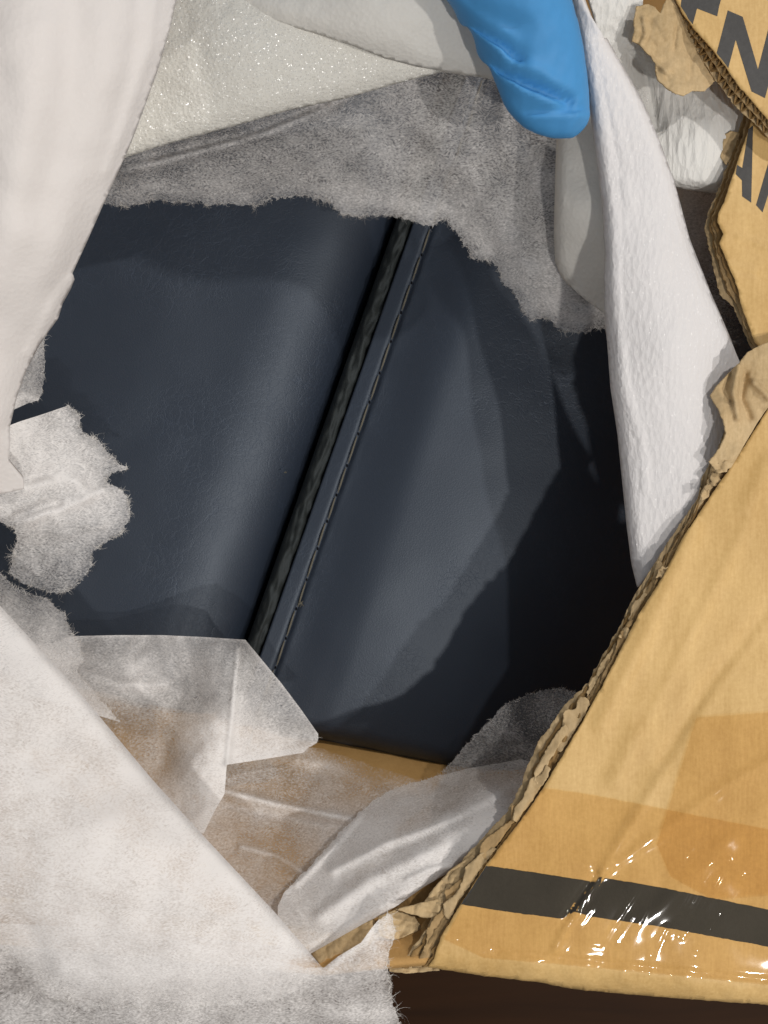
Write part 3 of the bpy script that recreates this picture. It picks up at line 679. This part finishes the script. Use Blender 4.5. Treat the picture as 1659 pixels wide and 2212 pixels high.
fo = sheet('foam_sheet', s_l + s_r,
           [(1240, -50, 18), (1255, 0, 17), (1290, 200, 12), (1300, 400, 6), (1312, 700, 0), (1340, 1000, -7), (1385, 1265, -9), (1480, 1100, -5.5), (1450, 900, -1), (1580, 780, -5), (1500, 530, 1), (1400, 300, 9), (1420, 560, 6), (1440, 750, 4), (1570, 950, -5.5)],
           'foam_strip', step=7, thick=1.6, wr=((.35, 110, 1), (.08, 18, 2)),
           rolls=[(s_l, 26, 3.5), (q2((1490, 1475), (1400, 1270), (1310, 1040), (1240, 780), (1170, 590), (1100, 430), (1020, 290), (950, 170)), 20, 3)],
           bands=[(q2((880, 150), (930, 500), (985, 900), (1000, 1200)) + q4((1040, 200), (1110, 420), (1130, 640)), 9, .6, 0), (q2((915, 200), (1000, 560), (1060, 900)), 9, .4, 0), (q2((870, 60), (960, 420), (1030, 760)), 8, -.4, 0)], seed=44)
tag(fo, 'long white foam strip with dimpled skin pulled up between finger and carton', 'foam sheet', foam_g)
s2 = q2((700, 500), (758, 590), (752, 700), (750, 800), (745, 1000), (750, 1130), (775, 1190), (810, 1232), (870, 1285), (950, 1345), (1010, 1390), (1040, 1200), (1020, 800), (980, 400), (800, 400))
fo = sheet('foam_sheet', s2, [(1205, 300, -9), (1200, 500, -15), (1230, 610, -23), (1310, 680, -26), (1300, 400, -4), (1310, 600, -15), (1250, 450, -6)],
           'foam_smooth', step=7, thick=1.5, wr=((.6, 60, 1),), rolls=[(q2((758, 590), (750, 800), (745, 1000), (750, 1130), (775, 1190), (810, 1232)), 22, 4)], seed=45)
tag(fo, 'short pale foam tongue tucked behind the long dimpled foam strip', 'foam sheet', foam_g)
roll_o = q2((850, -120), (1120, -120), (1110, 40), (1180, 60), (1560, 300), (1620, 420), (1600, 560), (1530, 780), (1440, 824, ), (1350, 812), (1250, 800), (1180, 770), (1080, 500), (960, 260))
fo = sheet('foam_sheet', roll_o, [(1270, -50, 6), (1340, 30, 1), (1370, 110, -6), (1380, 160, -10), (1440, 220, -10), (1540, 270, -7), (1580, 330, -8), (1490, 330, -6), (1460, 390, -8), (1540, 400, -9), (1400, 330, -9), (1590, 200, -11)],
           'foam_roll', step=4, thick=1.6, wr=((.3, 60, 1), (.06, 14, 2)), rolls=[(q2((1530, 780), (1440, 824), (1350, 812), (1250, 800), (1180, 770)), 22, 5)],
           bands=[(q2((1060, 235), (1130, 330), (1180, 560)), 16, -2, 0)], seed=46)
tag(fo, 'puckered white foam bulge showing beneath the peeled carton paper', 'foam sheet', foam_g)

# ------------------------------------------------------------------ nonwoven cloth
cloth_g = 'torn white nonwoven cloth round the cushion'
n_t = q1((440, 880, 't'), (520, 890, 't'), (600, 885, 't'), (650, 866, 't'), (700, 860, 't'), (760, 880, 't'), (850, 875, 't'), (930, 885, 't'), (1000, 880, 't'), (1100, 895, 't'), (1150, 870, 't'), (1220, 850, 't'), (1300, 850, 't'), (1400, 865, 't'), (1440, 890, 't'), (1480, 930, 't'), (1560, 935, 't'), (1640, 930, 't')) + \
    q2((20, 932, 't'), (80, 940, 't'), (150, 965, 't'), (210, 975, 't'), (270, 950, 't'), (310, 1000, 't'), (350, 1060, 't'), (390, 1120, 't'), (440, 1125, 't'), (490, 1150, 't'), (510, 1210, 't'), (560, 1270, 't'), (600, 1340, 't'), (640, 1390, 't'), (700, 1370, 't'), (740, 1400, 't'), (770, 1430, 't'), (830, 1435, 't'), (900, 1420, 't'), (965, 1415, 't'), (1010, 1420))
cl = sheet('nonwoven_sheet', n_t + [(1420, 700), (1400, 200), (1150, 60), (700, 120), (420, 200), (200, 300), (170, 400)],
           [(220, 440, -31), (400, 440, -36), (620, 425, -38), (830, 465, -38), (970, 480, -36), (1080, 590, -36), (1180, 690, -36), (1310, 715, -34), (300, 330, -14), (600, 270, -13), (745, 215, -10), (955, 150, -8), (1200, 150, -10), (1000, 300, -20), (700, 340, -24), (500, 370, -28), (1200, 450, -22), (1390, 300, -14), (1390, 650, -28)],
           'nonwoven_coarse', step=7, dens=[(250, 430, 0.34), (400, 380, 0.34), (600, 380, 0.39), (750, 300, 0.41), (955, 180, 0.28), (850, 430, 0.49), (970, 350, 0.43), (1100, 500, 0.45), (1250, 680, 0.48), (1150, 300, 0.34), (400, 320, 0.30), (650, 240, 0.30)],
           wr=((1.6, 120, 1), (.7, 40, 2)), tear=7, seed=51, fringe=3.0, fringe_len=11, edge_thin=.35,
           bands=[([(262, 372), (420, 330), (580, 285), (745, 212)], 12, 3.2, .18), ([(330, 335), (520, 292), (700, 226)], 12, -3.5, 0.0), ([(300, 430), (500, 390), (700, 300)], 26, 1.0, .05), ([(840, 190), (960, 330), (1100, 520), (1200, 640)], 40, 1.2, .06), ([(x, y - 30) for x, y, *_ in n_t], 30, 0, .13), ([(1150, 350), (1200, 600)], 60, 0, .1)])
tag(cl, 'grey see-through nonwoven cloth with ragged torn edge over the seam\'s far end', 'cloth', cloth_g)
sc_o = qs((60, 395), (180, 350), (370, 290), (590, 215, 't'), (660, 265, 't'), (705, 320, 't'), (700, 420, 't'), (735, 465, 't'), (815, 475, 't'), (880, 540, 't'), (960, 630, 't'), (1030, 710, 't'), (1110, 750, 't'), (1105, 780, 't'), (1010, 790, 't'), (920, 860, 't'), (960, 910, 't'), (1040, 930, 't'), (1110, 1010, 't'), (1130, 1110, 't'), (1110, 1230, 't'), (1080, 1320, 't'), (940, 1390, 't'), (830, 1450, 't'), (800, 1520, 't'), (790, 1620, 't'), (710, 1730, 't'), (630, 1800, 't'), (560, 1860, 't'), (420, 1840, 't'), (320, 1800, 't'), (170, 1740, 't'), (80, 1660, 't'), (110, 1540, 't'), (130, 1400, 't'), (125, 1290, 't'), (0, 1225, 't'), (-200, 1180), (-200, 850), (-40, 600))
cl = sheet('nonwoven_sheet', sc_o, [(20, 920, -10), (145, 880, -22), (180, 950, -24), (260, 1010, -30), (275, 1110, -30), (190, 1220, -30), (100, 1280, -30), (40, 1200, -30), (0, 1100, -14), (-40, 1000, -8), (100, 1020, -18), (120, 1130, -24)],
           'nonwoven_coarse', step=5, dens=[(30, 920, .85), (150, 890, .75), (100, 960, .80), (200, 1000, .78), (270, 1030, .6), (240, 1100, .68), (100, 1080, .78), (60, 1150, .66), (100, 1220, .48), (180, 1200, .52), (30, 1260, .46), (0, 1040, .9)],
           wr=((1.5, 60, 1), (.8, 22, 2)), tear=5, seed=52, fringe=3.2, fringe_len=12, edge_thin=.35,
           bands=[(qs((240, 1220), (480, 1130), (760, 1020), (880, 960)), 12, 1.4, .2), (qs((230, 930), (420, 870), (560, 840), (760, 960)), 14, 1.2, .2), (qs((260, 860), (420, 790), (500, 850)), 16, -1.6, -.05), (qs((60, 395), (370, 290), (590, 215)), 6, .8, .12), (qs((140, 1180), (500, 1060)), 10, -1.6, -.06)])
tag(cl, 'ragged crumpled scrap of white nonwoven cloth jutting over the navy leather', 'cloth', cloth_g)
cl = sheet('nonwoven_sheet', [(150, 600), (108, 700, 't'), (96, 737, 't'), (98, 797, 't'), (92, 835, 't'), (85, 866, 't'), (58, 872), (32, 884), (-10, 900), (20, 760), (100, 620)],
           [(120, 650, -2), (95, 740, -10), (92, 830, -14), (40, 870, -6), (20, 760, 0)], 'nonwoven', step=5,
           dens=[(100, 720, .5), (80, 800, .46), (60, 868, .8), (30, 880, .9), (90, 860, .6), (60, 840, .5)], wr=((.7, 26, 1),), tear=3.5, seed=53, fringe=1.5, fringe_len=9, edge_thin=.3,
           bands=[([(85, 864), (55, 855), (30, 872)], 7, 1, .3)])
tag(cl, 'tiny bit of frayed cloth peeking out under the smooth foam fold', 'cloth', cloth_g)
# frayed strip between the scrap and the big sheet
cl = sheet('nonwoven_sheet', [(-60, 1215), (0, 1240, 't'), (20, 1256, 't'), (45, 1272, 't'), (90, 1290, 't'), (110, 1300, 't'), (138, 1325, 't'), (150, 1355, 't'), (165, 1374, 't'), (176, 1400, 't'), (178, 1430, 't'), (165, 1450, 't'), (260, 1560), (60, 1500), (-60, 1350)],
           [(0, 1240, -26), (100, 1300, -28), (165, 1380, -28), (150, 1440, -22), (0, 1340, -12), (200, 1520, -22), (-60, 1250, -20)], 'nonwoven', step=5,
           dens=[(0, 1250, .42), (60, 1300, .46), (120, 1330, .5), (150, 1380, .55), (100, 1400, .74), (170, 1420, .6), (40, 1370, .7)], wr=((1, 40, 1), (.5, 15, 2)), tear=5, seed=54, fringe=2.0, fringe_len=12, edge_thin=.3)
tag(cl, 'thin frayed strip of cloth running beside the broad smooth-edged sheet', 'cloth', cloth_g)
# folded piece over the inner flap
b_top = [(140, 1378), (165, 1374), (250, 1372), (350, 1372), (440, 1376), (530, 1382)]
cl = sheet('nonwoven_sheet', b_top + [(568, 1428), (607, 1475), (650, 1532), (687, 1585, 't'), (684, 1605, 't'), (655, 1626), (570, 1640), (490, 1652), (487, 1690), (485, 1715), (462, 1755), (440, 1800), (395, 1790), (150, 1520), (60, 1430)],
           [(165, 1376, -40), (350, 1374, -36), (530, 1384, -34), (607, 1475, -36), (687, 1590, -36), (515, 1400, -26), (503, 1520, -23), (490, 1650, -24), (600, 1620, -34), (485, 1715, -22), (440, 1795, -17), (350, 1660, -30), (250, 1550, -30), (300, 1450, -36), (430, 1500, -31), (560, 1540, -34), (420, 1640, -23), (150, 1500, -24)],
           'nonwoven', step=6, dens=[(250, 1400, .58), (420, 1400, .6), (250, 1480, .66), (180, 1440, .62), (230, 1540, .34), (300, 1560, .32), (340, 1640, .48), (420, 1480, .62), (450, 1560, .78), (440, 1680, .8), (470, 1740, .82), (560, 1460, .5), (620, 1540, .52), (560, 1600, .84), (640, 1612, .84), (680, 1590, .7), (510, 1500, .7), (290, 1470, .76), (380, 1540, .42)],
           wr=((1.4, 70, 1), (.5, 22, 2)), tear=3, seed=55, fringe=1.0, fringe_len=7,
           bands=[([(516, 1398), (508, 1470), (500, 1560), (490, 1652)], 6, 1.6, .25), ([(165, 1374), (350, 1372), (530, 1382)], 4, .5, .2), ([(530, 1382), (607, 1475), (687, 1585)], 4, .3, .2), ([(380, 1500), (360, 1580), (350, 1650)], 30, -1.8, -.05), ([(180, 1450), (260, 1480), (350, 1480)], 12, 1.2, .12)], edge_thin=.1)
tag(cl, 'crisply folded cloth piece with an upright crease over the tan inner flap', 'cloth', cloth_g)
# thin layer over the tan flap
cl = sheet('nonwoven_sheet', [(430, 1655), (490, 1640), (600, 1622), (655, 1614), (690, 1616, 't'), (740, 1632, 't'), (800, 1652, 't'), (870, 1674, 't'), (930, 1690), (940, 1730), (840, 1800), (760, 1900), (640, 2010), (560, 1990), (430, 1830)],
           [(490, 1650, -38), (680, 1612, -50), (830, 1665, -52), (930, 1695, -48), (750, 1720, -43), (600, 1700, -40), (480, 1740, -35), (760, 1770, -36), (600, 1790, -33), (600, 1900, -24), (560, 1960, -16), (700, 1900, -24)],
           'nonwoven', step=6, dens=[(560, 1650, .42), (680, 1640, .45), (760, 1660, .30), (640, 1710, .30), (560, 1700, .34), (780, 1720, .35), (560, 1750, .5), (700, 1760, .6), (520, 1800, .42), (620, 1820, .30), (560, 1880, .42), (640, 1890, .34), (590, 1950, .5), (870, 1690, .3), (920, 1705, .3), (730, 1830, .5)],
           wr=((.9, 70, 1), (.2, 24, 2)), seed=56, tear=3, edge_thin=.8, fade=26,
           bands=[([(485, 1710), (600, 1738), (760, 1770)], 9, 2.4, .34), ([(490, 1740), (620, 1770), (740, 1795)], 10, -1.0, .06), ([(520, 1830), (600, 1850), (655, 1885)], 7, 1.8, .24), ([(470, 1790), (560, 1840)], 14, .6, .06), ([(640, 1640), (720, 1655), (790, 1690)], 12, 1.0, .14)])
tag(cl, 'thin see-through cloth layer in shallow pleats lying on the tan inner flap', 'cloth', cloth_g)
# lower sheet that runs up under the carton's edge
d_o = [(600, 1958), (615, 1925, 't'), (655, 1888, 't'), (710, 1825, 't'), (760, 1770, 't'), (800, 1735, 't'), (829, 1715, 't'), (870, 1697, 't'), (905, 1688, 't'), (955, 1675), (1010, 1660), (1125, 1640), (1210, 1660), (1160, 1760), (1050, 1830), (990, 1873), (915, 1916), (860, 1955), (830, 1974), (795, 1990), (735, 2024), (668, 2062), (600, 2060)]
cl = sheet('nonwoven_sheet', d_o, [(600, 1960, -11), (655, 1890, -17), (760, 1770, -27), (860, 1700, -35), (955, 1675, -40), (1125, 1650, -30), (1080, 1720, -15), (1000, 1750, -15), (1120, 1760, -9), (990, 1873, -7), (860, 1955, -5), (670, 2060, -5), (800, 1850, -13), (720, 1960, -8), (900, 1800, -13)],
           'nonwoven', step=6, dens=[(640, 1950, .84), (700, 1870, .84), (790, 1780, .8), (860, 1730, .7), (960, 1700, .56), (1060, 1680, .5), (950, 1745, .66), (1050, 1740, .9), (960, 1810, .9), (850, 1870, .88), (760, 1960, .86), (700, 2030, .82), (940, 1890, .86), (880, 1770, .74)],
           wr=((.6, 80, 1), (.15, 22, 2)), tear=4, seed=57, fringe=1.2, fringe_len=9, rolls=[(d_o[14:22], 20, 3)],
           bands=[([(1125, 1690), (1000, 1755), (900, 1800), (829, 1822), (720, 1880)], 11, 1.3, .12), ([(1110, 1712), (980, 1772), (850, 1830)], 12, -.6, 0), ([(780, 1760), (720, 1830), (640, 1910)], 6, 1.0, .1), ([(690, 1980), (800, 1900), (950, 1830)], 16, 1.2, .05), ([(985, 1872), (930, 1876), (880, 1900)], 6, 1.0, .08)])
tag(cl, 'pleated white cloth sheet coming out from under the carton\'s crushed corner', 'cloth', cloth_g)
cl = sheet('nonwoven_sheet', [(945, 1690), (957, 1668, 't'), (975, 1645, 't'), (1010, 1605, 't'), (1045, 1570, 't'), (1090, 1522, 't'), (1150, 1496, 't'), (1210, 1486, 't'), (1252, 1496), (1330, 1500), (1260, 1640), (1140, 1710), (1040, 1715)],
           [(957, 1670, -45), (1045, 1570, -42), (1150, 1496, -38), (1250, 1496, -26), (1200, 1620, -28), (1080, 1690, -40), (1120, 1590, -36)], 'nonwoven', step=5,
           dens=[(980, 1660, .34), (1050, 1600, .26), (1150, 1540, .22), (1220, 1500, .24), (1100, 1640, .24), (1020, 1690, .4), (1180, 1600, .2)], wr=((1, 60, 1), (.5, 20, 2)), tear=4, seed=58, fringe=1.2, fringe_len=8, edge_thin=.2,
           bands=[([(975, 1650), (1045, 1572), (1090, 1525)], 7, .5, .1)])
tag(cl, 'dim rounded flap of thin cloth against the black leather by the carton edge', 'cloth', cloth_g)
# skirt over the front edge of the carton
e_o = [(660, 2090), (700, 2090), (730, 2066), (780, 2036), (803, 2004), (822, 1982, 't'), (838, 1972, 't'), (846, 1978, 't'), (856, 2010, 't'), (842, 2050, 't'), (837, 2090, 't'), (843, 2125, 't'), (850, 2175, 't'), (865, 2212, 't'), (880, 2330), (-260, 2330), (-260, 1980), (300, 2010)]
cl = sheet('nonwoven_sheet', e_o, [(700, 2090, 0), (800, 2000, 1), (845, 1980, 0), (850, 2080, 0), (855, 2200, -12), (600, 2200, 0), (300, 2200, 6), (0, 2200, 8), (-200, 2100, 6), (300, 2050, 4), (860, 2320, -30), (300, 2330, -14), (780, 2120, 2), (-200, 2330, -12), (0, 2000, 0), (-200, 1970, 0), (0, 2090, 3), (150, 2010, 0)],
           'nonwoven_coarse', step=7, dens=[(720, 2085, .66), (800, 2020, .7), (840, 2060, .64), (770, 2120, .6), (845, 2150, .54), (700, 2170, .54), (800, 2200, .58), (500, 2190, .6), (250, 2190, .62), (50, 2150, .55), (600, 2120, .65)],
           wr=((1.2, 90, 1), (.5, 26, 2)), tear=4, seed=59, fringe=2.2, fringe_len=20, edge_thin=.2,
           bands=[([(705, 2100), (735, 2068), (785, 2036), (808, 2000)], 6, .8, .2), ([(690, 2150), (760, 2160), (850, 2120)], 20, -1, -.08), ([(640, 2180), (740, 2200), (850, 2190)], 14, .9, .06)])
tag(cl, 'loose cloth skirt with long frayed threads hanging over the carton\'s front edge', 'cloth', cloth_g)
# broad smooth-edged sheet
a_edge = [(-260, 1020), (-60, 1240), (0, 1308), (75, 1390), (155, 1476), (330, 1685), (440, 1806), (595, 1972), (706, 2101)]
cl = sheet('nonwoven_sheet', a_edge + [(690, 2118, 't'), (650, 2142, 't'), (600, 2158, 't'), (500, 2172, 't'), (330, 2180, 't'), (180, 2176, 't'), (100, 2150, 't'), (60, 2105, 't'), (30, 2065, 't'), (-20, 2035, 't'), (-260, 1990)],
           [(0, 1310, 3), (330, 1685, 3), (595, 1972, 3), (706, 2101, 2), (0, 1600, 15), (200, 1800, 16), (400, 2000, 12), (500, 2160, 5), (200, 2165, 8), (0, 2000, 13), (-240, 1200, 8), (-240, 1900, 16), (600, 2100, 6)],
           'nonwoven', step=8, dens=[(0, 1350, .95), (300, 1700, .95), (600, 2000, .93), (100, 1600, .9), (200, 1900, .86), (0, 1700, .88), (400, 2000, .84), (60, 2080, .76), (300, 2140, .72), (550, 2130, .74), (650, 2100, .78), (0, 1950, .8)],
           wr=((1.6, 240, 1), (.5, 60, 2)), rolls=[(a_edge, 16, 1.6)], seed=60, tear=8, fringe=1.5, fringe_len=16, edge_thin=.75, fade=70,
           bands=[([(40, 1380), (330, 1715), (600, 2010)], 24, .3, .04), ([(60, 2010), (110, 2120), (200, 2160)], 26, -1.4, -.08)])
tag(cl, 'broad near-opaque white cloth sheet folded along one long straight edge', 'cloth', cloth_g)
# deep cloth in the gap under the foam bulge
cl = sheet('nonwoven_sheet', [(1380, 360), (1640, 380), (1680, 900), (1560, 950), (1480, 900), (1400, 600)], [(1400, 400, -30), (1600, 400, -30), (1600, 850, -34), (1450, 800, -34), (1500, 600, -32)], 'nonwoven', step=12,
           dens=[(1500, 420, .8), (1520, 520, .6), (1560, 640, .25), (1600, 760, .12)], wr=((1, 80, 1),), seed=61)
tag(cl, 'shadowed grey cloth deep in the gap under the puckered foam bulge', 'cloth', cloth_g)

# ------------------------------------------------------------------ the gloved hand
def loft_rings(rings, nseg=28):
    """rings: (cx px, cy px, half width px, centre z mm, half depth mm)"""
    V, F = [], []
    for (cx, cy, hw, cz, hd) in rings:
        for j in range(nseg):
            a = 2 * math.pi * j / nseg; ca, sa = math.cos(a), math.sin(a)
            x = math.copysign(abs(ca) ** .9, ca) * hw; V.append(W(cx + x, cy, cz + math.copysign(abs(sa) ** .9, sa) * hd))
    for i in range(len(rings) - 1):
        for j in range(nseg): F.append((i * nseg + j, i * nseg + (j + 1) % nseg, (i + 1) * nseg + (j + 1) % nseg, (i + 1) * nseg + j))
    F += [tuple(range(nseg)), tuple((len(rings) - 1) * nseg + j for j in range(nseg))[::-1]]
    return V, F
fr = []
for (y, l, r, cz, hd) in [(-1260, -500, 230, 62, 13), (-900, -390, 360, 61, 13), (-640, -260, 460, 59, 13), (-420, -120, 560, 54, 13), (-250, 60, 680, 46, 12.5), (-120, 170, 765, 40, 12), (0, 266, 816, 36, 11.5), (60, 318, 829, 33.5, 11.2), (100, 345, 841, 32, 11), (170, 386, 856, 30, 10.6), (200, 400, 862, 29, 10.4), (280, 440, 873, 27, 10), (340, 468, 880, 25.5, 9.6),
                          (380, 490, 885, 24.5, 9.2), (420, 505, 888, 23.5, 8.7), (450, 516, 891, 23, 8.2), (480, 534, 893, 22.4, 7.6), (510, 558, 892, 22, 6.9), (535, 583, 882, 21.6, 6.1), (555, 608, 868, 21.3, 5.3), (572, 640, 852, 21, 4.4), (586, 678, 838, 20.9, 3.4), (596, 715, 822, 20.8, 2.3), (601, 750, 805, 20.8, 1.2)]:
    fr.append((829.5 + (l + r) / 4, y / 2, (r - l) / 4, cz - 9, hd))
hV, hF = loft_rings(fr)
bm = bmesh.new()
def add_raw(V, F):
    vs_ = [bm.verts.new(v_) for v_ in V]
    for f_ in F:
        try: bm.faces.new([vs_[k_] for k_ in f_])
        except ValueError: pass
add_raw(hV, hF)
def tube(pts):
    """tapered limb of the hand beyond the frame: (x, y, z, r) in metres"""
    V, F, ns = [], [], 16
    P = [Vector(p[:3]) for p in pts]
    for i, p in enumerate(pts):
        d = (P[min(i + 1, len(P) - 1)] - P[max(i - 1, 0)]).normalized(); a = d.orthogonal().normalized(); b_ = d.cross(a)
        for j in range(ns):
            t = 2 * math.pi * j / ns; V.append(tuple(P[i] + (a * math.cos(t) + b_ * math.sin(t)) * p[3]))
    for i in range(len(pts) - 1):
        for j in range(ns): F.append((i * ns + j, i * ns + (j + 1) % ns, (i + 1) * ns + (j + 1) % ns, (i + 1) * ns + j))
    F += [tuple(range(ns))[::-1], tuple((len(pts) - 1) * ns + j for j in range(ns))]
    add_raw(V, F)
kx, ky, kz = W(829.5 - 20, -640, 53)
for i, dx in enumerate((0, -.022, -.043, -.062)):                     # knuckles into the palm
    tube([(kx + dx, ky - .004 * i, kz, .0115), (kx + dx * .9 + .004, ky + .03, kz + .006, .014), (kx + dx * .7 - .004, ky + .07, kz + .006, .016), (kx - .02, ky + .095, kz + .002, .02), (kx - .024, ky + .14, kz, .026), (kx - .026, ky + .2, kz, .03)])
for dx, L in ((-.022, 1.0), (-.043, .95), (-.062, .8)):               # three fingers curled under
    tube([(kx + dx, ky + .008, kz, .0112), (kx + dx - .002, ky - .026 * L, kz - .006, .0104), (kx + dx - .003, ky - .032 * L, kz - .022, .0098), (kx + dx - .002, ky - .012 * L, kz - .034, .009), (kx + dx, ky + .008, kz - .030, .006)])
tube([(kx - .012, ky + .075, kz - .008, .017), (kx + .018, ky + .05, kz - .020, .014), (kx + .026, ky + .02, kz - .030, .0115), (kx + .024, ky - .008, kz - .036, .010), (kx + .02, ky - .018, kz - .038, .006)])  # thumb
me = bpy.data.meshes.new('glove_raw'); bm.to_mesh(me); bm.free()
tmp = bpy.data.objects.new('glove_raw', me); C.objects.link(tmp)
md = tmp.modifiers.new('r', 'REMESH'); md.mode = 'VOXEL'; md.voxel_size = .0011
md = tmp.modifiers.new('s', 'SMOOTH'); md.factor = .5; md.iterations = 5
dg = bpy.context.evaluated_depsgraph_get(); em = bpy.data.meshes.new_from_object(tmp.evaluated_get(dg))
bpy.data.objects.remove(tmp)
co = np.empty(len(em.vertices) * 3); em.vertices.foreach_get('co', co); co = co.reshape(-1, 3)
kk = D / (D - co[:, 2]); pp = np.stack([co[:, 0] * kk / S + 829.5, 1106 - co[:, 1] * kk / S], 1)
dz_ = np.zeros(len(co))
qg = _m(932.6, 0, .2645)
for poly, w, a in [(qg((230, 130), (420, 250), (600, 360), (700, 480)), 11, -2.4), (qg((380, 400), (560, 560), (800, 680), (1120, 810)), 11, -2.8), (qg((300, 230), (480, 380), (700, 510)), 10, 1.3),
                   (qg((450, 560), (700, 720), (1000, 850)), 13, 1.6), (qg((780, 920), (1000, 900), (1280, 885)), 8, -1.0), (qg((760, 960), (1000, 950), (1270, 930)), 9, .7), (qg((1080, 1110), (1200, 960)), 7, .8),
                   (qg((720, 200), (740, 480)), 18, -.8), (qg((150, -150), (420, 60), (650, 180)), 14, -1.2), (qg((720, 540), (900, 600), (1100, 760)), 14, 1.0)]:
    dz_ += 1.1 * a * np.exp(-(seg_dist(pp, poly) / (w * 1.25)) ** 2)
dz_ += .6 * nz(pp, 60, 2) + .35 * nz(pp * np.array([1, .45]), 16, 3) + .12 * nz(pp, 8, 4)
co[:, 2] += dz_ * .001 * np.clip((co[:, 2] - .009) / .006, 0, 1) * (pp[:, 1] > -260)
cen = co.mean(0)
hand = mesh_obj('gloved_hand', co, [list(p_.vertices) for p_ in em.polygons], 'glove')
bpy.data.meshes.remove(em)
tag(hand, 'hand in a blue rubber glove, one finger pressing down into the foam', 'hand')
